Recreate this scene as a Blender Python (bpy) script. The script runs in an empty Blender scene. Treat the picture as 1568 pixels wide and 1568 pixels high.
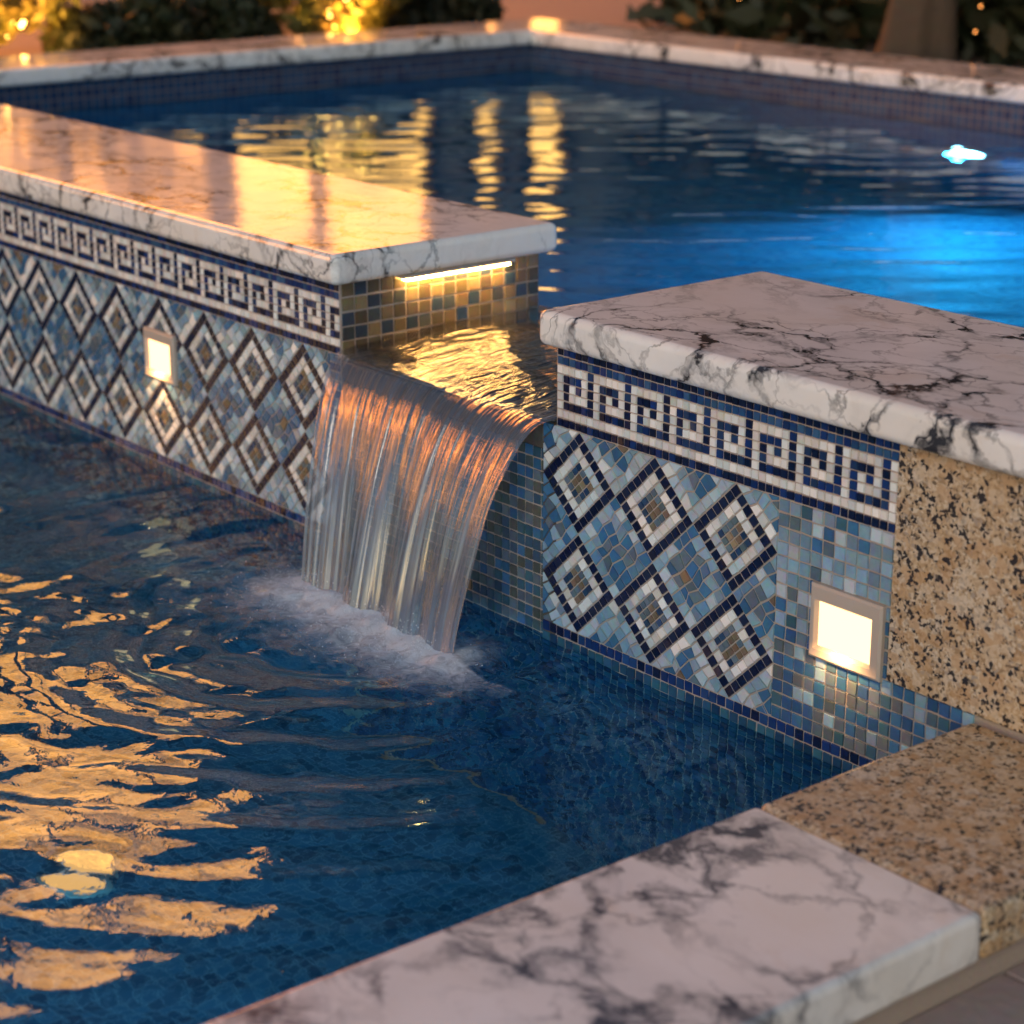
import bpy, math, random
import numpy as np
from mathutils import Vector, Matrix, noise as mn
random.seed(7); np.random.seed(7)
S=bpy.context.scene
S.view_settings.view_transform='Standard'; S.view_settings.look='None'
S.view_settings.exposure=0; S.view_settings.gamma=1

# ------------------------------------------------ helpers
def link(o,parent=None):
    S.collection.objects.link(o)
    if parent is not None: o.parent=parent
    return o
def empty(name):
    return link(bpy.data.objects.new(name,None))
def mesh(name,verts,faces,mat=None,parent=None,smooth=False,bevel=0,seg=3):
    m=bpy.data.meshes.new(name); m.from_pydata([tuple(v) for v in verts],[],faces); m.update()
    o=bpy.data.objects.new(name,m); link(o,parent)
    if mat: m.materials.append(mat)
    if smooth: m.polygons.foreach_set('use_smooth',[True]*len(m.polygons))
    if bevel:
        b=o.modifiers.new('bevel','BEVEL'); b.width=bevel; b.segments=seg; b.limit_method='ANGLE'
        m.polygons.foreach_set('use_smooth',[True]*len(m.polygons))
        w=o.modifiers.new('wn','WEIGHTED_NORMAL'); w.keep_sharp=False
    return o
def boxdata(x0,x1,y0,y1,z0,z1):
    v=[(x0,y0,z0),(x1,y0,z0),(x1,y1,z0),(x0,y1,z0),(x0,y0,z1),(x1,y0,z1),(x1,y1,z1),(x0,y1,z1)]
    f=[(0,3,2,1),(4,5,6,7),(0,1,5,4),(1,2,6,5),(2,3,7,6),(3,0,4,7)]
    return v,f
def box(name,x0,x1,y0,y1,z0,z1,mat,parent=None,bevel=0,seg=3):
    v,f=boxdata(x0,x1,y0,y1,z0,z1)
    return mesh(name,v,f,mat,parent,bevel=bevel,seg=seg)
def multibox(name,bs,mat,parent=None,bevel=0):
    V=[];F=[]
    for b in bs:
        v,f=boxdata(*b); n=len(V); V+=v; F+=[tuple(i+n for i in q) for q in f]
    return mesh(name,V,F,mat,parent,bevel=bevel)

class NT:
    def __init__(s,name):
        s.m=bpy.data.materials.new(name); s.m.use_nodes=True; s.t=s.m.node_tree; s.t.nodes.clear()
        s.out=s.n('ShaderNodeOutputMaterial')
    def n(s,typ,ins=None,**kw):
        nd=s.t.nodes.new(typ)
        for k,v in kw.items(): setattr(nd,k,v)
        if ins:
            for k,v in ins.items(): s.set(nd,k,v)
        return nd
    def set(s,nd,k,v):
        sock=nd.inputs[k]
        if isinstance(v,bpy.types.NodeSocket): s.t.links.new(v,sock)
        else: sock.default_value=v
    def ramp(s,fac,stops,interp='LINEAR'):
        r=s.n('ShaderNodeValToRGB'); r.color_ramp.interpolation=interp
        e=r.color_ramp.elements
        while len(e)<len(stops): e.new(0.5)
        for i,(p,c) in enumerate(stops):
            e[i].position=p
            if not hasattr(c,'__len__'): c=(c,c,c)
            e[i].color=(c[0],c[1],c[2],1)
        s.t.links.new(fac,r.inputs[0]); return r.outputs[0]
    def math(s,op,a,b=0.0,c=None):
        m=s.n('ShaderNodeMath',operation=op); s.set(m,0,a); s.set(m,1,b)
        if c is not None: s.set(m,2,c)
        return m.outputs[0]
    def mix(s,fac,a,b,blend='MIX'):
        m=s.n('ShaderNodeMix',data_type='RGBA',blend_type=blend)
        s.set(m,0,fac); 
        for i,v in ((6,a),(7,b)):
            if not isinstance(v,bpy.types.NodeSocket): v=(v[0],v[1],v[2],1)
            s.set(m,i,v)
        return m.outputs[2]
    def noise(s,vec,scale,detail=4,rough=.5,dist=0):
        x=s.n('ShaderNodeTexNoise',{'Vector':vec,'Scale':scale,'Detail':detail,'Roughness':rough,'Distortion':dist})
        return x
    def obj(s):
        return s.n('ShaderNodeTexCoord').outputs['Object']
    def finish(s,sh): s.t.links.new(sh,s.out.inputs[0]); return s.m
    def bump(s,h,strength,dist):
        return s.n('ShaderNodeBump',{'Height':h,'Strength':strength,'Distance':dist}).outputs[0]

def simple(name,col,rough=.5,metal=0,noise_amt=.15,nscale=20,bump=0):
    t=NT(name); o=t.obj(); nz=t.noise(o,nscale,5)
    c=t.mix(noise_amt,col,nz.outputs['Color'],'OVERLAY')
    ins={'Base Color':c,'Roughness':rough,'Metallic':metal}
    if bump: ins['Normal']=t.bump(nz.outputs[0],bump,.01)
    p=t.n('ShaderNodeBsdfPrincipled',ins); return t.finish(p.outputs[0])
def emis(name,col,strength,var=0,nscale=2):
    t=NT(name)
    e=t.n('ShaderNodeEmission',{'Color':(*col,1),'Strength':strength})
    if var:
        nz=t.noise(t.obj(),nscale,2)
        k=t.ramp(nz.outputs[0],[(.32,1-var),(.66,1+var)])
        t.set(e,'Strength',t.math('MULTIPLY',k,strength))
    return t.finish(e.outputs[0])

def marble(name,off=(0,0,0),vs=6.0,smoky=.35,dark=(.05,.048,.052),rough=.07,vein=1.0,maskbias=.5,halo=.1,smw=.035):
    t=NT(name); o=t.obj()
    mp=t.n('ShaderNodeMapping',{'Vector':o,'Location':off,'Rotation':(0.3,0.2,0.5),'Scale':(1,1.25,1)}).outputs[0]
    def warp(sc,amt,base):
        nz=t.noise(base,sc,5,.6)
        a=t.n('ShaderNodeVectorMath',{0:nz.outputs['Color'],1:(.5,.5,.5)},operation='SUBTRACT').outputs[0]
        b=t.n('ShaderNodeVectorMath',{0:a},operation='SCALE'); t.set(b,'Scale',amt)
        return t.n('ShaderNodeVectorMath',{0:base,1:b.outputs[0]},operation='ADD').outputs[0]
    w=warp(5,.22,mp); w2=warp(22,.05,w)
    def edge(vec,sc,thin,soft):
        v=t.n('ShaderNodeTexVoronoi',{'Vector':vec,'Scale':sc},feature='DISTANCE_TO_EDGE').outputs[0]
        return t.ramp(v,[(0,1),(thin,.8),(soft,0)])
    m1=t.ramp(t.noise(mp,2.6,3).outputs[0],[(maskbias-.06,0),(maskbias+.06,1)])
    m3=t.ramp(t.noise(w,14,3).outputs[0],[(.34,.18),(.58,1)])
    e1=t.math('MULTIPLY',t.math('MULTIPLY',edge(w2,vs,.013,.048),m1),m3)
    e2=t.math('MULTIPLY',t.math('MULTIPLY',edge(w2,vs*2.6,.013,.055),m1),.65)
    e2=t.math('MULTIPLY',e2,m3)
    hl=t.math('MULTIPLY',t.math('MULTIPLY',edge(w,vs,.02,.25),m1),halo)
    n1=t.noise(w,3.2,6,.6).outputs[0]
    ab=t.math('ABSOLUTE',t.math('SUBTRACT',n1,.5))
    sm=t.ramp(ab,[(0,1),(smw*.25,.6),(smw,0)])
    sm=t.math('MULTIPLY',t.math('MULTIPLY',sm,t.ramp(t.noise(mp,2.1,2).outputs[0],[(.42,.1),(.6,1)])),smoky)
    tot=t.math('MINIMUM',t.math('ADD',t.math('MULTIPLY',t.math('ADD',t.math('ADD',e1,e2),hl),vein),sm),1)
    cloud=t.ramp(t.noise(w,4,4).outputs[0],[(.35,(.86,.83,.78)),(.55,(.90,.89,.87)),(.78,(.80,.79,.79))])
    warmv=t.ramp(t.noise(w2,7,4).outputs[0],[(.60,0),(.70,.6)])
    cloud=t.mix(t.math('MULTIPLY',warmv,.35),cloud,(.62,.42,.25))
    c=t.mix(tot,cloud,dark)
    rr=t.math('ADD',t.math('MULTIPLY',t.noise(mp,40,3).outputs[0],.06),rough)
    p=t.n('ShaderNodeBsdfPrincipled',{'Base Color':c,'Roughness':rr,'IOR':1.5,
        'Normal':t.bump(t.noise(mp,9,3).outputs[0],.05,.02)})
    return t.finish(p.outputs[0])

def granite(name,rough=.22):
    t=NT(name); o=t.obj()
    nz=t.noise(o,110,3)
    w=t.n('ShaderNodeVectorMath',{0:nz.outputs['Color'],1:(.012,.012,.012)},operation='MULTIPLY').outputs[0]
    v=t.n('ShaderNodeVectorMath',{0:o,1:w},operation='ADD').outputs[0]
    a=t.n('ShaderNodeTexVoronoi',{'Vector':v,'Scale':250.}).outputs['Color']
    ar=t.n('ShaderNodeSeparateColor',{0:a}).outputs[0]
    base=t.ramp(ar,[(0,(.10,.085,.07)),(.08,(.32,.23,.14)),(.24,(.47,.35,.22)),(.45,(.57,.44,.29)),(.70,(.64,.54,.40)),(.88,(.38,.32,.26))],'CONSTANT')
    b=t.n('ShaderNodeTexVoronoi',{'Vector':v,'Scale':185.}).outputs['Color']
    sb=t.n('ShaderNodeSeparateColor',{0:b})
    clus=t.noise(o,48,2).outputs[0]
    blk=t.math('GREATER_THAN',t.math('ADD',sb.outputs[1],t.math('MULTIPLY',clus,1.3)),1.50)
    big=t.n('ShaderNodeTexVoronoi',{'Vector':v,'Scale':66.}).outputs['Color']
    sbig=t.n('ShaderNodeSeparateColor',{0:big})
    c=t.mix(t.math('MULTIPLY',t.math('GREATER_THAN',sbig.outputs[0],.74),.5),base,(.66,.57,.45))
    c=t.mix(t.math('MULTIPLY',t.math('GREATER_THAN',sbig.outputs[1],.74),.5),c,(.48,.28,.12))
    c=t.mix(t.ramp(t.noise(o,11,4).outputs[0],[(.44,0),(.70,.45)]),c,(.52,.33,.15))
    c=t.mix(t.math('MULTIPLY',blk,.95),c,(.018,.017,.021))
    p=t.n('ShaderNodeBsdfPrincipled',{'Base Color':c,'Roughness':rough}); return t.finish(p.outputs[0])

def tile_attr():
    t=NT('glass_mosaic_tile'); at=t.n('ShaderNodeAttribute',attribute_name='col')
    nz=t.noise(t.obj(),90,4,.6)
    c=t.mix(.40,at.outputs['Color'],nz.outputs['Color'],'OVERLAY')
    p=t.n('ShaderNodeBsdfPrincipled',{'Base Color':c,'Roughness':t.math('ADD',t.math('MULTIPLY',nz.outputs[0],.25),.06),
      'Coat Weight':.3,'Coat Roughness':.05,'Normal':t.bump(nz.outputs[0],.15,.003)})
    return t.finish(p.outputs[0])
def tile_uv(name,c1,c2,mortar=(.25,.3,.32),size=.02,rough=.5):
    t=NT(name); uv=t.n('ShaderNodeTexCoord').outputs['UV']
    b=t.n('ShaderNodeTexBrick',{'Vector':uv,'Color1':(*c1,1),'Color2':(*c2,1),'Mortar':(*mortar,1),'Scale':1.0,
       'Mortar Size':size*.07,'Mortar Smooth':.1,'Bias':0.0,'Brick Width':size,'Row Height':size},offset=0.0,squash=1.0)
    p=t.n('ShaderNodeBsdfPrincipled',{'Base Color':b.outputs[0],'Roughness':rough}); return t.finish(p.outputs[0])

def boxuv(o):
    m=o.data; uv=m.uv_layers.new(name='UVMap'); 
    for p in m.polygons:
        n=p.normal
        for li in p.loop_indices:
            c=m.vertices[m.loops[li].vertex_index].co
            if abs(n.z)>.7: uv.data[li].uv=(c.x,c.y)
            elif abs(n.y)>.7: uv.data[li].uv=(c.x,c.z)
            else: uv.data[li].uv=(c.y,c.z)

M_marbleR=marble('marble_right',off=(.37,.2,.4),vs=4.6,maskbias=.42,smoky=.55,dark=(.04,.04,.046))
M_marbleL=marble('marble_left',off=(3.3,1.7,.2),vs=5.0,maskbias=.45,smoky=.55)
M_marbleF=marble('marble_front',off=(7.9,4.45,2.),vs=2.6,maskbias=.51,smoky=.95,dark=(.085,.088,.105),vein=.75,rough=.16,halo=.22,smw=.055)
M_granite=granite('speckled_granite')
M_tile=tile_attr()
M_grout=simple('grout',(.40,.33,.28),.85,bump=.3,nscale=200)
M_lip=simple('lip_stone',(.10,.085,.07),.25,bump=.3,nscale=90,noise_amt=.4)
M_pave=simple('paving',(.34,.27,.25),.7,bump=.2,nscale=60)
M_soil=simple('garden_ground',(.08,.06,.045),.95,bump=.4,nscale=15)
M_leaf=simple('foliage',(.022,.030,.012),.6,noise_amt=.5,nscale=3)
M_leafy=simple('foliage_light',(.10,.09,.02),.6,noise_amt=.5,nscale=5)
M_bark=simple('bark',(.09,.06,.04),.9,bump=.8,nscale=30)
M_stucco=simple('stucco',(.36,.30,.28),.9,bump=.1,nscale=80)
M_frame=simple('window_frame_bronze',(.04,.03,.025),.4)
M_poolU=tile_uv('pool_shell_tile',(.01,.12,.25),(.02,.20,.35),mortar=(.06,.22,.33),size=.03)
M_pool=tile_uv('pool_shell_tile_dark',(.008,.07,.13),(.03,.17,.27),mortar=(.13,.27,.34),size=.026)
M_pooldk=tile_uv('pool_band_tile',(.015,.035,.10),(.03,.08,.17),mortar=(.17,.14,.14),size=.03,rough=.25)
M_plate=simple('lamp_plate',(.50,.42,.36),.35,noise_amt=.05)
M_lens=emis('lamp_lens',(1,.55,.24),3.6)
M_led=emis('led_strip',(1,.52,.14),75)
M_win=emis('lit_window',(1,.37,.08),4.6,var=.45,nscale=1.6)
M_win2=emis('lit_window_upper',(1,.28,.043),12,var=.75,nscale=.9)
M_bulb=emis('string_bulb',(1,.45,.09),50)
M_uw=emis('underwater_lens',(.35,.85,1),60)
M_warmrefl=emis('warm_reflection_disc',(1,.36,.11),1.6)

# ------------------------------------------------ mosaic builder
NAVY=(.006,.011,.048); ROY=(.010,.034,.15); LBL=(.25,.40,.52); PAL=(.46,.56,.63); WHT=(.80,.80,.78)
GRY=(.12,.17,.22); BRN=(.19,.14,.095); MID=(.05,.15,.30); TEAL=(.05,.12,.17)
def clip_rect(poly,x0,x1,z0,z1):
    for ax,val,sg in ((0,x0,1),(0,x1,-1),(1,z0,1),(1,z1,-1)):
        out=[]
        n=len(poly)
        for i in range(n):
            a=poly[i]; b=poly[(i+1)%n]
            da=(a[ax]-val)*sg; db=(b[ax]-val)*sg
            if da>=0: out.append(a)
            if da*db<0:
                t=da/(da-db); out.append((a[0]+(b[0]-a[0])*t,a[1]+(b[1]-a[1])*t))
        poly=out
        if len(poly)<3: return []
    return poly
def area(p):
    return .5*abs(sum(p[i][0]*p[(i+1)%len(p)][1]-p[(i+1)%len(p)][0]*p[i][1] for i in range(len(p))))
class Mosaic:
    def __init__(s,to3): s.V=[];s.F=[];s.C=[];s.to3=to3
    def add(s,poly,col,gap=.0011,h=.0022,clip=None):
        if clip: poly=clip_rect(poly,*clip)
        if len(poly)<3: return
        A=area(poly)
        if A<9e-6: return
        sz=math.sqrt(A); cx=sum(p[0] for p in poly)/len(poly); cz=sum(p[1] for p in poly)/len(poly)
        j=random.uniform(.76,1.2); hue=random.uniform(-.08,.08)
        c=(col[0]*j*(1+hue),col[1]*j,col[2]*j*(1-hue*.5),1)
        k0=max(.3,1-gap*2/sz); k1=max(.2,k0-.0016/sz)
        hh=h+random.uniform(-.0004,.0006); tx=random.gauss(0,.022); tz=random.gauss(0,.022)
        n=len(poly); b=len(s.V)
        for (k,base) in ((k0,0),(k1,1)):
            for p in poly:
                dx=(p[0]-cx)*k; dz=(p[1]-cz)*k
                z=(hh+tx*dx+tz*dz) if base else -.001
                s.V.append(s.to3(cx+dx,cz+dz,z)); s.C.append(c)
        s.F.append(tuple(range(b+n,b+2*n)))
        for i in range(n):
            i2=(i+1)%n; s.F.append((b+i,b+i2,b+n+i2,b+n+i))
    def grid(s,x0,x1,z0,z1,p,colf,jit=.04,gap=.0011):
        nx=max(1,round((x1-x0)/p)); nz=max(1,round((z1-z0)/p)); px=(x1-x0)/nx; pz=(z1-z0)/nz
        for i in range(nx):
            for k in range(nz):
                J=lambda:random.uniform(-jit,jit)*p
                a=x0+i*px; b=z0+k*pz
                poly=[(a+J(),b+J()),(a+px+J(),b+J()),(a+px+J(),b+pz+J()),(a+J(),b+pz+J())]
                col=colf(i,k,nx,nz)
                if col: s.add(poly,col,gap)
    def diamond(s,cx,cz,a,b,n,colf,clip,jit=.0,subcore=False):
        P={}
        def pt(i,k,m):
            key=(i,k,m)
            if key not in P:
                u=-1+2*i/m; v=-1+2*k/m
                if 0<i<m and 0<k<m:
                    u+=random.uniform(-jit,jit)*2/m; v+=random.uniform(-jit,jit)*2/m
                P[key]=(cx+a*(u-v)/2,cz+b*(u+v)/2)
            return P[key]
        for i in range(n):
            for k in range(n):
                r=min(i,k,n-1-i,n-1-k)
                if subcore and r>=2: continue
                s.add([pt(i,k,n),pt(i+1,k,n),pt(i+1,k+1,n),pt(i,k+1,n)],colf(r,i,k),clip=clip)
        if subcore:
            lo=-1+4/n; m=4; st=(2-8/n)/m
            for i in range(m):
                for k in range(m):
                    q=[]
                    for (ii,kk) in ((i,k),(i+1,k),(i+1,k+1),(i,k+1)):
                        u=lo+ii*st; v=lo+kk*st; q.append((cx+a*(u-v)/2,cz+b*(u+v)/2))
                    ed=min(i,k,m-1-i,m-1-k)
                    s.add(q,random.choice([GRY,(.03,.07,.15),(.02,.05,.12),GRY,BRN]) if ed==0 else random.choice([BRN,BRN,GRY,(.3,.22,.14)]),gap=.0009,clip=clip)
    def build(s,name,parent):
        o=mesh(name,s.V,s.F,M_tile,parent)
        at=o.data.color_attributes.new('col','FLOAT_COLOR','POINT')
        at.data.foreach_set('color',np.array(s.C,dtype=np.float32).ravel())
        return o
front=lambda x,z,h:(x,-h,z)
KEY=["XXXXX.","X...X.","X.X.X.","X.XXX.","X.....","XXXXXX"]
P=.01404; ZT=.488; NB=9
def band(mo,x0,x1):
    n=round((x1-x0)/P); px=(x1-x0)/n
    for r in range(NB):
        z1=ZT-r*P; z0=z1-P
        for i in range(n):
            if r in(0,NB-1): c=random.choice([NAVY,NAVY,ROY])
            elif r==1: c=random.choice([ROY,(.02,.07,.2),(.04,.11,.24)])
            else:
                c=WHT if KEY[r-2][i%6]=='X' else random.choice([NAVY,ROY,NAVY,(.02,.05,.14)])
            J=lambda:random.uniform(-.03,.03)*P
            a=x0+i*px
            mo.add([(a+J(),z0+J()),(a+px+J(),z0+J()),(a+px+J(),z1+J()),(a+J(),z1+J())],c,gap=.0008)
A_=.085; B_=.0825; ZD1=ZT-NB*P; ZD0=ZD1-4*B_
def diamonds(mo,x0,x1,cx0,step):
    clip=(x0,x1,ZD0,ZD1)
    cx=cx0-step*2
    while True:
        if step>0 and cx>x1+A_*2: break
        if step<0 and cx<x0-A_*2: break
        for cz in (ZD1-B_,ZD1-3*B_):
            if x0-A_<cx<x1+A_*.3:
                mo.diamond(cx,cz,A_,B_,7,lambda r,i,k:(random.choice([NAVY,NAVY,(.012,.02,.06)]) if r==0 else random.choice([WHT,WHT,WHT,PAL])),clip,.05,True)
        for cz in (ZD1,ZD1-2*B_,ZD1-4*B_):
            def cf(r,i,k,cz=cz):
                edge=cz!=ZD1-2*B_
                if r==0: return random.choice([PAL,WHT,LBL,PAL] if edge else [LBL,MID,PAL,(.12,.24,.38)])
                if r==1: return random.choice([LBL,LBL,PAL,MID] if edge else [MID,MID,LBL,GRY])
                return random.choice([MID,GRY,BRN,MID])
            mo.diamond(cx+step/2,cz,A_,B_,6,cf,clip,.26)
        cx+=step
def plain(light):
    def f(i,k,nx,nz):
        h=k/max(1,nz-1)
        if random.random()<light*(.35+.65*h): return random.choice([LBL,PAL,LBL,(.2,.30,.40)])
        return random.choice([MID,MID,GRY,(.04,.10,.23),TEAL,(.12,.15,.17)])
    return f
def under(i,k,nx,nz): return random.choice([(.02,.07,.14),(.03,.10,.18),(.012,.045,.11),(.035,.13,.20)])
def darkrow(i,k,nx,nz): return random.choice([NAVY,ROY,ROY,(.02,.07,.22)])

# right wall
RW=empty('mosaic_wall')
mo=Mosaic(front)
band(mo,.003,.69)
diamonds(mo,-.03,.48,.055,.17)
mo.grid(.48,.69,.155,ZD1,.0205,plain(.9))
mo.grid(.48,.84,ZD0,.155,.0205,plain(.3))
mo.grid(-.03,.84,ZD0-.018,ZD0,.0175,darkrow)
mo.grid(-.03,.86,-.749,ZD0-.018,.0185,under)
mo.build('mosaic_tiles',RW)
box('core',.001,3.2,0,.45,-.95,.4915,M_grout,RW)
box('granite_panel',.692,3.2,-.006,-.0005,.156,.4905,M_granite,RW,bevel=.0015,seg=1)
box('marble_cap',-.012,3.2,-.032,.455,.492,.547,M_marbleR,RW,bevel=.014,seg=5)
# left wall
LW=empty('mosaic_wall')
mo=Mosaic(front)
band(mo,-4.08,-.587)
mo.grid(-.619,-.587,ZD0,ZD1,.0165,lambda i,k,a,b:random.choice([ROY,MID,MID,(.04,.10,.22)]))
diamonds(mo,-4.08,-.62,-.705,-.17)
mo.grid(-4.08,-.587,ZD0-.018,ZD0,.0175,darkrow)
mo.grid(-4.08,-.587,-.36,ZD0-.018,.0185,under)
mo.build('mosaic_tiles',LW)
box('core',-4.1,-.585,0,.45,-.95,.4915,M_grout,LW)
o=mesh('lower_tiles',[(-4.1,-.002,-.75),(-.5855,-.002,-.75),(-.5855,-.002,-.36),(-4.1,-.002,-.36)],[(0,1,2,3)],M_pool,LW); boxuv(o)
me=Mosaic(lambda y,z,h:(-.585+h,y,z))
me.grid(.002,.45,.36,.489,.0275,lambda i,k,a,b:random.choice([(.09,.075,.05),(.14,.11,.06),(.045,.055,.06),(.20,.16,.09),(.03,.05,.08)]),.03,.0016)
me.build('end_tiles',LW)
box('marble_cap',-4.1,-.553,-.032,.475,.492,.547,M_marbleL,LW,bevel=.014,seg=5)
# spillway
SP=empty('spillway_ledge')
box('core',-.5848,.0008,.012,.45,-.95,.352,M_grout,SP,bevel=.006)
mo=Mosaic(lambda x,z,h:(x,.012-h,z))
mo.grid(-.585,-.03,.0,.312,.0195,lambda i,k,a,b:random.choice([MID,GRY,TEAL,(.08,.12,.13),(.05,.10,.16),(.10,.11,.10)]))
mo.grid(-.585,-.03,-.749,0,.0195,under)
mo.build('wall_tiles',SP)
box('lip_stone',-.584,-.0315,-.0,.0115,.314,.353,M_lip,SP,bevel=.004)
mf=Mosaic(lambda x,y,h:(x,y,.352+h))
mf.grid(-.582,-.001,.016,.45,.024,lambda i,k,a,b:random.choice([(.16,.11,.05),(.22,.15,.07),(.10,.08,.05),(.07,.07,.06)]),.03)
mf.build('floor_tiles',SP)
box('riser_block',-.031,.0006,.0,.0118,-.95,.350,M_lip,SP)

# LED strip
LED=empty('led_strip_light')
box('housing',-.582,-.560,.12,.375,.4855,.4915,M_plate,LED)
box('diffuser',-.5795,-.5625,.13,.365,.4795,.4850,M_led,LED,bevel=.001)

def lamp(name,typ,loc,energy,col,parent,direction=None,size=.2,spot=None):
    L=bpy.data.lights.new(name,typ); L.energy=energy; L.color=col
    if typ=='AREA': L.size=size; L.shape='DISK'
    elif typ!='SUN': L.shadow_soft_size=size
    if spot: L.spot_size=spot; L.spot_blend=.8
    o=bpy.data.objects.new(name,L); o.location=loc
    if direction is not None: o.rotation_euler=Vector(direction).to_track_quat('-Z','Y').to_euler()
    link(o,parent); return o
# step lights
def steplight(cx,cz,w=.126,h=.105):
    E=empty('step_light')
    lw,lh=w*.37,h*.30
    V=[];F=[]
    def ring(hx,hz,y,ozx=-.004,oz=-.004): 
        n=len(V)
        for sx,sz in((-1,-1),(1,-1),(1,1),(-1,1)): V.append((cx+ozx+sx*hx,y,cz+oz+sz*hz))
        return n
    r=[ring(w/2,h/2,-.0005,0,0),ring(w/2,h/2,-.008,0,0),ring(w/2-.004,h/2-.004,-.011,0,0),ring(lw+.004,lh+.004,-.0105),ring(lw,lh,-.004)]
    for a,b in zip(r,r[1:]):
        for i in range(4):
            j=(i+1)%4; F.append((a+i,a+j,b+j,b+i))
    mesh('faceplate',V,F,M_plate,E)
    v=[(cx-.004+sx*lw,-.0042,cz-.004+sz*lh) for sx,sz in((-1,-1),(1,-1),(1,1),(-1,1))]
    mesh('lens',v,[(0,1,2,3)],M_lens,E)
    lamp('glow','SPOT',(cx-.004,-.035,cz-.02),1.1,(1,.50,.18),E,direction=(0,.35,-1),size=.003,spot=2.6)
steplight(.618,.205,.13,.108)
steplight(-1.21,.243,.118,.10)

# ------------------------------------------------ copings
FC=empty('pool_coping')
box('granite_slab',.84,1.18,-.3985,-.007,.088,.15,M_granite,FC,bevel=.010,seg=4)
box('marble_slab',.84,1.18,-2.2,-.4005,.088,.15,M_marbleF,FC,bevel=.010,seg=4)
box('marble_slab_2',.84,1.18,-4.3,-2.202,.088,.15,M_marbleF,FC,bevel=.010,seg=4)
box('riser',.86,1.165,-4.3,-.001,-.95,.0875,M_grout,FC)
UC=empty('pool_coping')
box('slab_west',-4.09,-3.72,.478,3.38,.475,.53,M_marbleL,UC,bevel=.012)
box('slab_north',-3.718,4.2,3.02,3.38,.475,.53,M_marbleR,UC,bevel=.012)
LC=empty('pool_coping')
box('slab_west',-4.45,-4.08,-4.3,-.04,.09,.15,M_marbleL,LC,bevel=.012)
box('slab_south',-4.079,.839,-4.4,-4.0,.09,.15,M_marbleL,LC,bevel=.012)

# pool shells
def shell(name,x0,x1,y0,y1,z0,z1,skip,mat):
    v,f=boxdata(x0,x1,y0,y1,z0,z1)
    faces={'floor':(0,1,2,3),'s':(0,4,5,1),'e':(1,5,6,2),'n':(2,6,7,3),'w':(3,7,4,0)}
    o=mesh(name,v,[q for k,q in faces.items() if k not in skip],mat); boxuv(o); return o
up=shell('swimming_pool',-3.75,4.1,.451,3.05,-.8,.474,('s',),M_poolU)
y=.4515; V=[];F=[]
for (a,b,c,d) in ((-3.75,-.586,-.8,.474),(-.586,.0015,-.8,.352),(.0015,4.1,-.8,.474)):
    n=len(V); V+=[(a,y,c),(b,y,c),(b,y,d),(a,y,d)]; F.append((n,n+3,n+2,n+1))
o=mesh('south_side',V,F,M_poolU,up); boxuv(o)
shell('swimming_pool',-4.1,.859,-4.05,-.0005,-.75,.0885,('n',),M_pool)
o=multibox('waterline_tile_band',[(-3.749,-3.742,.46,3.04,.30,.4745),(-3.742,4.1,3.042,3.049,.30,.4745)],M_pooldk); boxuv(o)

# ------------------------------------------------ ground
def rects(name,rs,z,mat):
    V=[];F=[]
    for (a,b,c,d) in rs:
        n=len(V); V+=[(a,c,z),(b,c,z),(b,d,z),(a,d,z)]; F.append((n,n+1,n+2,n+3))
    return mesh(name,V,F,mat)
rects('ground',[(-300,-4.1,-300,300),(4.15,300,-300,300),(-4.1,4.15,3.06,300),(-4.1,4.15,-300,-4.05)],.03,M_soil)
bs=[]
for i in range(6):
    for k in range(12):
        bs.append((1.166+i*.5,1.660+i*.5,-4.3+k*.36,-4.3+k*.36+.354,-.02,.052))
multibox('paving',bs,M_pave,bevel=.003)
rects('terrace_ground',[(1.1,4.2,-4.3,-.0)],.034,M_grout)
box('garden_terrace',-16,-4.092,-9,14,.032,.455,M_pave)
box('garden_terrace',-4.09,8,3.382,14,.032,.455,M_soil)
GW=empty('garden_wall')
box('body',-6.4,-6.2,4.25,5.6,.456,.60,M_stucco,GW,bevel=.01)
box('coping',-6.43,-6.17,4.22,5.63,.601,.64,M_stucco,GW,bevel=.008)

# ------------------------------------------------ water
def nonuni(a,b,c,d,fine,coarse):
    L=[]
    if b>a: L.append(np.arange(a,b,coarse))
    L.append(np.arange(b,c,fine)); 
    if d>c: L.append(np.arange(c,d,coarse))
    return np.append(np.concatenate(L),d)
def gridmesh(name,xs,ys,Z,mat,parent=None,attr=None):
    nx,ny=len(xs),len(ys); X,Y=np.meshgrid(xs,ys,indexing='ij')
    co=np.stack([X,Y,Z],-1).reshape(-1,3).astype(np.float32)
    i,j=np.meshgrid(np.arange(nx-1),np.arange(ny-1),indexing='ij')
    a=(i*ny+j).ravel(); q=np.stack([a,a+ny,a+ny+1,a+1],-1)
    m=bpy.data.meshes.new(name); m.vertices.add(len(co)); m.vertices.foreach_set('co',co.ravel())
    m.loops.add(q.size); m.loops.foreach_set('vertex_index',q.ravel().astype(np.int32))
    m.polygons.add(len(q)); m.polygons.foreach_set('loop_start',np.arange(0,q.size,4,dtype=np.int32))
    m.polygons.foreach_set('loop_total',np.full(len(q),4,dtype=np.int32))
    m.update(calc_edges=True); m.validate()
    m.polygons.foreach_set('use_smooth',[True]*len(q))
    m.materials.append(mat)
    if attr is not None:
        at=m.attributes.new('foam','FLOAT','POINT'); at.data.foreach_set('value',attr.ravel().astype(np.float32))
    o=bpy.data.objects.new(name,m); link(o,parent); return o
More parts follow.
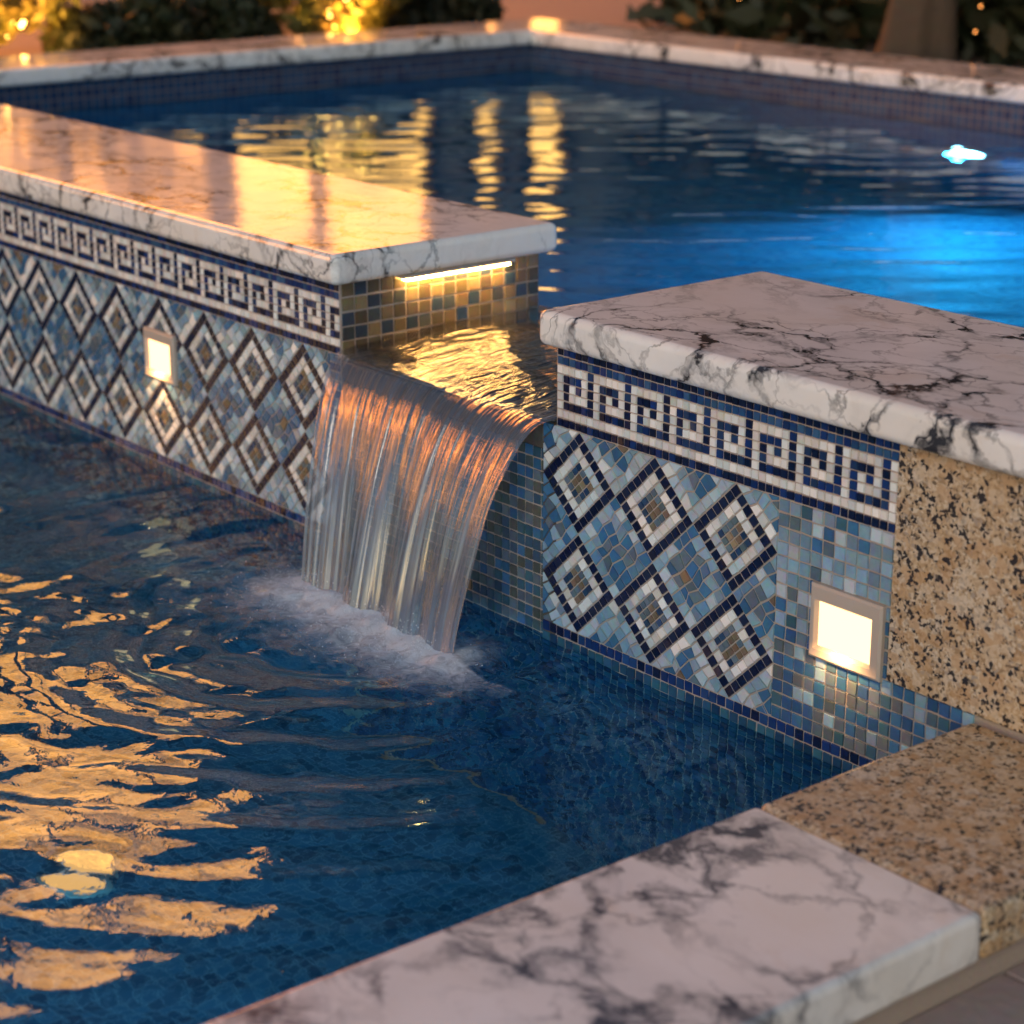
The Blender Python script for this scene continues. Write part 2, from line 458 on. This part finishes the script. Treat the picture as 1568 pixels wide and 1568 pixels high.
def water_mat(name,tint,foam=False,bs=30,bstr=.05):
    t=NT(name); o=t.obj()
    nz=t.noise(o,bs,3,.5).outputs[0]
    bp=t.bump(nz,bstr,.01)
    g=t.n('ShaderNodeBsdfGlass',{'Color':(*tint,1),'Roughness':0.0,'IOR':1.333,'Normal':bp}).outputs[0]
    if foam:
        at=t.n('ShaderNodeAttribute',attribute_name='foam').outputs['Fac']
        fn=t.noise(o,34,8,.75,1.2).outputs[0]
        f=t.math('MULTIPLY',t.ramp(t.math('ADD',at,t.math('MULTIPLY',t.math('SUBTRACT',fn,.5),1.5)),[(.20,0),(.60,.38),(1.05,1)]),.88)
        d=t.n('ShaderNodeBsdfPrincipled',{'Base Color':(.84,.90,.98,1),'Roughness':.45}).outputs[0]
        tl=t.n('ShaderNodeBsdfTranslucent',{'Color':(.8,.9,1,1)}).outputs[0]
        d=t.n('ShaderNodeMixShader',{0:.25,1:d,2:tl}).outputs[0]
        mx=t.n('ShaderNodeMixShader'); t.set(mx,0,f); t.set(mx,1,g); t.set(mx,2,d); g=mx.outputs[0]
    return t.finish(g)
M_waterL=water_mat('pool_water_lower',(.50,.80,.93),True,34,.06)
M_waterU=water_mat('pool_water_upper',(.58,.86,.95),False,14,.03)
rng=np.random.RandomState(3)
def waves(X,Y,n,l0,l1,slope,dirc=0,spread=math.pi):
    H=np.zeros_like(X)
    for i in range(n):
        lam=math.exp(rng.uniform(math.log(l0),math.log(l1))); th=dirc+rng.uniform(-spread,spread)
        k=2*math.pi/lam; H+=slope/k*np.sin(k*(X*math.cos(th)+Y*math.sin(th))+rng.uniform(0,6.28)+1.1*np.sin(X*5*rng.rand()+Y*6*rng.rand()+rng.rand()*6))
    return H
VD=math.atan2(.631,-.776)
xs=nonuni(-4.1,-2.0,.859,.859,.0070,.05); ys=nonuni(-4.05,-1.6,-.0032,-.0032,.0070,.05)
X,Y=np.meshgrid(xs,ys,indexing='ij')
ax,ay,bx,by=-.475,-.175,-.06,-.165
tt=np.clip(((X-ax)*(bx-ax)+(Y-ay)*(by-ay))/((bx-ax)**2+(by-ay)**2),0,1)
D=np.hypot(X-(ax+tt*(bx-ax)),Y-(ay+tt*(by-ay)))
r=np.hypot(X+.30,(Y+.18)); th=np.arctan2(Y+.18,X+.30)
wob=.6*np.sin(3*th+1+r*3)+.4*np.sin(5*th+2-r*4)+.3*np.sin(9*th+r*6)
calm=np.clip(1-(X-.05)*1.25,.28,1)*np.clip(1.15+(Y+.5)*.5,.5,1)
am=.65+.35*np.sin(2*th+r*5+.5)*np.sin(3.1*X+2*Y)
H=(.0040*np.exp(-r/1.2)*np.sin(2*np.pi/.13*r+wob)+.0018*np.exp(-r/1.0)*np.sin(2*np.pi/.068*r+2*wob+2))*calm*am
near=.30+np.exp(-r/.6)
H+=waves(X,Y,12,.035,.07,.012,VD,1.0)*calm*near+waves(X,Y,14,.07,.16,.018,VD,.9)*calm*near+waves(X,Y,10,.16,.5,.019,VD,1.2)*calm
Dx=np.where(Y<ay,D*.58,D*1.25)
Dx=np.where((X<ax)&(Y>ay-.2),D*.68,Dx)
fo=np.exp(-(Dx/.080)**2)
for (i,j) in np.argwhere(D<.34):
    v=mn.fractal(Vector((X[i,j]*16,Y[i,j]*16,0)),.9,2.1,4)
    H[i,j]+=v*.010*math.exp(-(D[i,j]/.12)**2)+.007*math.exp(-(D[i,j]/.04)**2)
gridmesh('pool_water',xs,ys,H,M_waterL,None,fo)
xs=np.linspace(-3.742,4.1,420); ys=np.linspace(.452,3.042,200)
X,Y=np.meshgrid(xs,ys,indexing='ij')
H=.39+waves(X,Y,14,.08,.22,.012,VD,.45)+waves(X,Y,8,.2,.6,.006,VD,1.5)
gridmesh('pool_water',xs,ys,H,M_waterU)

# ------------------------------------------------ waterfall
WF=empty('waterfall')
nu=240; chan=50; fall=140
V=[];UV=[]
for j in range(chan+fall+1):
    if j<=chan:
        f=j/chan; y=.4515-f*(.4515+.006); z0=.3895-.020*f**3; fr=0; xl=-.582; xr=-.002
        s=f*.43; nrm=(0,0,1)
    else:
        fr=(j-chan)/fall; dy=.165*fr**.93; y=-.006-dy; 
        z0=.3695-.380*(fr**1.9)
        xl=-.582+.105*fr; xr=-.002-.045*fr**.8; s=.43+fr*.45
        sl=2*.378*fr/.165; L=math.hypot(1,sl); nrm=(0,-sl/L,1/L)
    for i in range(nu+1):
        u=i/nu; x=xl+(xr-xl)*u
        if j<=chan:
            d=.0035*mn.noise(Vector((x*12,y*20,1)))+.0018*mn.noise(Vector((x*40,y*45,3)))
            d*=min(1,(j+.01)/6); a=0
        else:
            a=min(1,fr*3)
        big=mn.noise(Vector((u*7,s*2.2,5)))*.020*fr
        st=mn.noise(Vector((u*30,s*1.6,8)))*.0055+mn.noise(Vector((u*85,s*3,2)))*.0013
        if j<=chan: dd=d+st*.35*f**2
        else: 
            d0=.0035*mn.noise(Vector((x*12,-.006*20,1)))
            dd=d0*(1-a)+(st*(.35+.65*a)+big)
        edge=0
        if j>chan: edge=mn.noise(Vector((3 if u>.5 else 0,s*7,4)))*.014*fr*(abs(u-.5)*2)**6
        V.append((x+edge,y+nrm[1]*dd,z0+nrm[2]*dd)); UV.append((u*.58,s))
F=[]
for j in range(chan+fall):
    for i in range(nu):
        a=j*(nu+1)+i; F.append((a,a+nu+1,a+nu+2,a+1))
def wfmat():
    t=NT('falling_water'); uv=t.n('ShaderNodeTexCoord').outputs['UV']
    mp=t.n('ShaderNodeMapping',{'Vector':uv,'Scale':(120,2.0,1)}).outputs[0]
    mp2=t.n('ShaderNodeMapping',{'Vector':uv,'Scale':(26,1.4,1)}).outputs[0]
    n1=t.noise(mp,1,3,.5).outputs[0]; n2=t.noise(mp2,1,3,.5).outputs[0]
    sx=t.n('ShaderNodeSeparateXYZ',{0:uv}).outputs[1]
    grow=t.ramp(sx,[(.395,0),(.435,.55),(.60,.75),(.88,1)])
    st=t.math('ADD',t.math('MULTIPLY',n1,.55),t.math('MULTIPLY',n2,.55))
    f=t.ramp(t.math('ADD',st,t.math('MULTIPLY',grow,.12)),[(.42,.30),(.60,.48),(.85,.88)])
    f=t.math('MULTIPLY',f,t.math('ADD',t.math('MULTIPLY',grow,.92),.02))
    bp=t.bump(st,.6,.010)
    bd=t.n('ShaderNodeBsdfPrincipled',{'Base Color':(.38,.39,.47,1),'Roughness':.22,'Normal':bp}).outputs[0]
    tl=t.n('ShaderNodeBsdfTranslucent',{'Color':(.48,.50,.62,1),'Normal':bp}).outputs[0]
    w=t.n('ShaderNodeMixShader',{0:.4,1:bd,2:tl}).outputs[0]
    tr=t.n('ShaderNodeBsdfTransparent',{'Color':(.80,.85,.92,1)}).outputs[0]
    gl=t.n('ShaderNodeBsdfGlossy',{'Color':(1,1,1,1),'Roughness':.10,'Normal':bp}).outputs[0]
    fr=t.n('ShaderNodeFresnel',{'IOR':1.6,'Normal':bp}).outputs[0]
    base=t.n('ShaderNodeMixShader',{0:f,1:tr,2:w}).outputs[0]
    frm=t.math('MINIMUM',t.math('MULTIPLY',fr,t.math('ADD',t.math('MULTIPLY',grow,1.3),1.2)),1)
    return t.finish(t.n('ShaderNodeMixShader',{0:frm,1:base,2:gl}).outputs[0])
o=mesh('falling_sheet',V,F,wfmat(),WF,smooth=True)
uvl=o.data.uv_layers.new(name='UVMap')
arr=np.array(UV,dtype=np.float32); li=np.empty(len(o.data.loops),dtype=np.int32); o.data.loops.foreach_get('vertex_index',li)
uvl.data.foreach_set('uv',arr[li].ravel())
V=[];F=[]
def octa(c,r):
    n=len(V); 
    for d in ((1,0,0),(-1,0,0),(0,1,0),(0,-1,0),(0,0,1),(0,0,-1)): V.append((c[0]+d[0]*r,c[1]+d[1]*r,c[2]+d[2]*r))
    for q in ((0,2,4),(2,1,4),(1,3,4),(3,0,4),(2,0,5),(1,2,5),(3,1,5),(0,3,5)): F.append(tuple(n+k for k in q))
for i in range(900):
    t_=random.random()
    octa((ax+t_*(bx-ax)+random.gauss(0,.05),ay-abs(random.gauss(0,.07))+.02,abs(random.gauss(0,.018))),random.uniform(.0004,.0013))
tD=NT('splash_drops'); p=tD.n('ShaderNodeBsdfPrincipled',{'Base Color':(.8,.85,.9,1),'Roughness':.1}); tD.finish(p.outputs[0])
mesh('splash_drops',V,F,tD.m,WF,smooth=True)

# ------------------------------------------------ underwater lights
def disc(name,c,n,r,mat,parent,N=24,depth=.012):
    n=Vector(n).normalized(); q=n.to_track_quat('Z','Y'); V=[];F=[]
    for k in range(N):
        a=2*math.pi*k/N; V.append(Vector(c)+n*depth+q@Vector((r*math.cos(a),r*math.sin(a),0)))
    F.append(tuple(range(N)))
    mesh(name+'_lens',V,F,mat,parent)
    V=[];F=[]
    for (rr,h) in ((r*1.0,depth-.001),(r*1.04,depth+.004),(r*1.25,depth),(r*1.3,-.001)):
        for k in range(N):
            a=2*math.pi*k/N; V.append(Vector(c)+n*h+q@Vector((rr*math.cos(a),rr*math.sin(a),0)))
    for s in range(3):
        for k in range(N):
            k2=(k+1)%N; F.append((s*N+k,s*N+k2,(s+1)*N+k2,(s+1)*N+k))
    mesh(name+'_bezel',V,F,M_plate,parent)
def uw(c,n,energy,col,mat,r=.06,aim=None,spot=None):
    E=empty('underwater_light')
    disc('light',c,n,r,mat,E)
    n=Vector(n).normalized()
    if energy:
        lamp('beam','SPOT' if spot else 'AREA',Vector(c)+n*.05,energy,col,E,direction=aim or n,size=.04 if spot else r*1.6,spot=spot)
uw((-1.68,3.049,-.12),(0,-1,-.0),125,(.03,.54,1),M_uw,aim=(.75,-.8,-.35),spot=2.3)
uw((1.6,3.049,-.12),(0,-1,0),95,(.03,.54,1),M_uw,aim=(-.3,-.9,-.35),spot=2.4)
uw((.9,.452,-.1),(0,1,0),85,(.03,.54,1),M_uw,aim=(-.15,.9,-.3),spot=2.2)
uw((.858,-1.45,-.35),(-1,0,0),13,(.12,.60,1),M_uw,r=.05)  # unseen lamp, added as blue fill for the lower pool
uw((-.38,-.68,-.749),(0,0,1),0,(1,.6,.3),M_warmrefl,r=.045)  # glowing disc added in place of a warm lamp's reflection on the water

# ------------------------------------------------ villa
VI=empty('villa_house')
box('body',-16,-9.0,-9,11,.457,6.2,M_stucco,VI)
box('roof',-16.3,-8.5,-9.4,11.4,6.202,6.45,M_frame,VI)
panes=[];panes2=[];fr=[]
def window(y0,y1,z0,z1,mull,trans=None):
    if trans:
        panes.append((-8.996,-8.985,y0,y1,z0,trans)); panes2.append((-8.996,-8.985,y0,y1,trans+.001,z1))
        fr.append((-8.981,-8.903,y0+.002,y1-.002,trans-.04,trans+.04))
    else: panes.append((-8.996,-8.985,y0,y1,z0,z1))
    w=.05
    fr.extend([(-8.984,-8.90,y0-w,y1+w,z1-.001,z1+w),(-8.984,-8.90,y0-w,y1+w,z0-w,z0+.001),
               (-8.983,-8.901,y0-w,y0+.001,z0,z1),(-8.983,-8.901,y1-.001,y1+w,z0,z1)])
    for m in mull: fr.append((-8.982,-8.902,m-.04,m+.04,z0+.002,z1-.002))
window(4.95,6.45,.62,3.0,[5.58])
window(2.9,4.75,.62,5.6,[3.8],2.5)
window(.3,2.6,.62,5.6,[1.45],2.5)
window(-6.8,-3.8,.62,5.0,[-5.3],2.5)
window(6.86,7.06,1.0,1.9,[])
window(7.32,7.62,.95,2.0,[])
multibox('lit_panes',panes,M_win,VI); multibox('lit_upper_panes',panes2,M_win2,VI); multibox('window_frames',fr,M_frame,VI)

# ------------------------------------------------ vegetation
def leaves(name,blobs,n,size,mat,parent=None):
    w=np.array([b[1][0]*b[1][1]*b[1][2] for b in blobs])**.67; w/=w.sum()
    V=[];F=[]
    for i in range(n):
        b=blobs[np.random.choice(len(blobs),p=w)]
        d=np.random.normal(size=3); d/=np.linalg.norm(d); rr=np.random.uniform(.55,1.05)
        c=np.array(b[0])+d*np.array(b[1])*rr
        if c[2]<.46: c[2]=.46+abs(np.random.normal(0,.05))
        u=np.random.normal(size=3);u/=np.linalg.norm(u); v=np.cross(u,np.random.normal(size=3)); v/=np.linalg.norm(v)
        s=size*np.random.uniform(.6,1.4); k=len(V)
        V+=[c-u*s,c+v*s*.45,c+u*s,c-v*s*.45]; F.append((k,k+1,k+2,k+3))
    return mesh(name,V,F,mat,parent)
def rowblobs(x0,y0,x1,y1,step,r,h):
    L=math.hypot(x1-x0,y1-y0); n=max(1,int(L/step)); out=[]
    for i in range(n+1):
        f=i/n
        z=.5
        while z<h:
            out.append(((x0+(x1-x0)*f+random.gauss(0,.05),y0+(y1-y0)*f+random.gauss(0,.05),z+random.gauss(0,.04)),(r*random.uniform(.8,1.2),r*random.uniform(.8,1.2),r)))
            z+=r*1.1
    return out
leaves('hedge',rowblobs(-4.55,1.72,-4.6,2.28,.14,.16,.60),5000,.035,M_leaf)
leaves('hedge',rowblobs(-4.65,3.0,-4.7,3.42,.14,.13,.56),4000,.035,M_leaf)
leaves('hedge',rowblobs(-4.05,4.3,4,4.1,.45,.42,3.6),24000,.07,M_leaf)
box('hedge_core',-4.0,4.2,4.35,4.6,.46,3.5,M_leaf,bpy.data.objects['hedge.002'])
leaves('hedge',rowblobs(-8.2,8.3,-5.2,8.9,.6,.6,3.5),8000,.10,M_leaf)
leaves('shrub',[((-7.6+random.gauss(0,.15),random.uniform(2.6,3.9),random.uniform(.6,1.9)),(.3,.3,.25)) for k in range(12)],1500,.07,M_leaf)
gl=[(-4.62,2.64,.5),(-4.62,1.36,.5),(-5.2,1.0,.6)]
for i,(x,y,h) in enumerate(gl):
    bl=[((x+random.gauss(0,.07),y+random.gauss(0,.13),.5+random.uniform(0,h*.5)),(.15,.16,.12)) for k in range(7)]
    leaves('shrub',bl,3200,.028,M_leafy)
    G=empty('garden_spotlight')
    box('body',x+.33,x+.39,y-.03,y+.03,.456,.485,M_frame,G,bevel=.008)
    lamp('beam','SPOT',(x+.36,y,.50),110 if i==0 else 40,(1,.42,.06),G,direction=(-.9,0,.35),size=.03,spot=1.9)
V=[];F=[]
for i in range(60):
    x,y,h=random.choice([gl[0],gl[0],gl[1],gl[2]]); octa((x+random.gauss(.08,.08),y+random.gauss(0,.12),.49+random.uniform(0,.35)),.008)
mesh('string_lights',V,F,M_bulb)
V=[];F=[]
for i in range(22):
    octa((random.uniform(-3.6,-1),random.uniform(3.7,3.85),.5+random.uniform(0,.3)),.004)
mesh('string_lights',V,F,emis('dim_bulb',(1,.35,.08),10))
def tree(x,y,r,h,crown):
    T=empty('tree'); V=[];F=[];N=28
    lv=24
    for j in range(lv+1):
        f=j/lv; rr=r*(1.15-0.5*f+ .6*math.exp(-f*9))
        for k in range(N):
            a=2*math.pi*k/N; q=rr*(1+.13*math.sin(3*a+f*4)+.10*math.sin(7*a+f*9)+.05*math.sin(13*a-f*14))
            V.append((x+.12*math.sin(f*2.5)+q*math.cos(a),y+q*math.sin(a),.44+h*f))
    for j in range(lv):
        for k in range(N): F.append((j*N+k,j*N+(k+1)%N,(j+1)*N+(k+1)%N,(j+1)*N+k))
    mesh('trunk',V,F,M_bark,T,smooth=True)
    V=[];F=[]
    bl=[]
    for b in range(7):
        a=b*2.4; L=crown*random.uniform(.6,1); c0=Vector((x+.1,y,.44+h*.85)); c1=c0+Vector((math.cos(a)*L,math.sin(a)*L,L*random.uniform(.5,1.1)))
        d=(c1-c0).normalized(); q=d.to_track_quat('Z','Y')
        n=len(V)
        for (c,rr) in ((c0,r*.5),((c0+c1)/2,r*.3),(c1,r*.1)):
            for k in range(6):
                aa=k*math.pi/3; V.append(c+q@Vector((rr*math.cos(aa),rr*math.sin(aa),0)))
        for s in range(2):
            for k in range(6): F.append((n+s*6+k,n+s*6+(k+1)%6,n+(s+1)*6+(k+1)%6,n+(s+1)*6+k))
        for m in range(3): bl.append((c1+Vector((random.gauss(0,.3),random.gauss(0,.3),random.gauss(0,.25))),(.45,.45,.3)))
    mesh('limbs',V,F,M_bark,T)
    leaves('crown',[(tuple(c),s) for c,s in bl],6000,.06,M_leaf,T)
tree(-2.57,3.80,.085,2.0,1.0)
tree(-.3,4.9,.13,2.6,1.5)
tree(-7.0,9.0,.2,3.0,1.8)

# ------------------------------------------------ world & sun
W=bpy.data.worlds.new('World'); S.world=W; W.use_nodes=True
nt=W.node_tree; bg=nt.nodes['Background']
sky=nt.nodes.new('ShaderNodeTexSky'); sky.sky_type='NISHITA'; sky.sun_disc=False
sky.sun_elevation=math.radians(10); sky.sun_rotation=math.radians(150); sky.air_density=1.1; sky.dust_density=.7; sky.ozone_density=2.5
nt.links.new(sky.outputs[0],bg.inputs[0]); bg.inputs[1].default_value=.14
az=math.radians(150); el=math.radians(10)
sd=Vector((math.sin(az)*math.cos(el),math.cos(az)*math.cos(el),math.sin(el)+.45))
lamp('sun','SUN',(0,0,10),.8,(1,.86,.70),None,direction=-sd).data.angle=math.radians(25)

# ------------------------------------------------ camera
cam=bpy.data.cameras.new('camera'); co=bpy.data.objects.new('camera',cam); link(co)
F_=Vector((-.7384,.6004,-.3077)).normalized(); R_=F_.cross(Vector((0,0,1))).normalized(); U_=R_.cross(F_)
Mx=Matrix((R_,U_,-F_)).transposed().to_4x4(); Mx.translation=Vector((2.430,-2.065,1.25)); co.matrix_world=Mx
cam.sensor_width=36; cam.lens=74.85; cam.clip_end=1000; cam.clip_start=.05
cam.dof.use_dof=True; cam.dof.focus_distance=3.15; cam.dof.aperture_fstop=4.0
S.camera=co
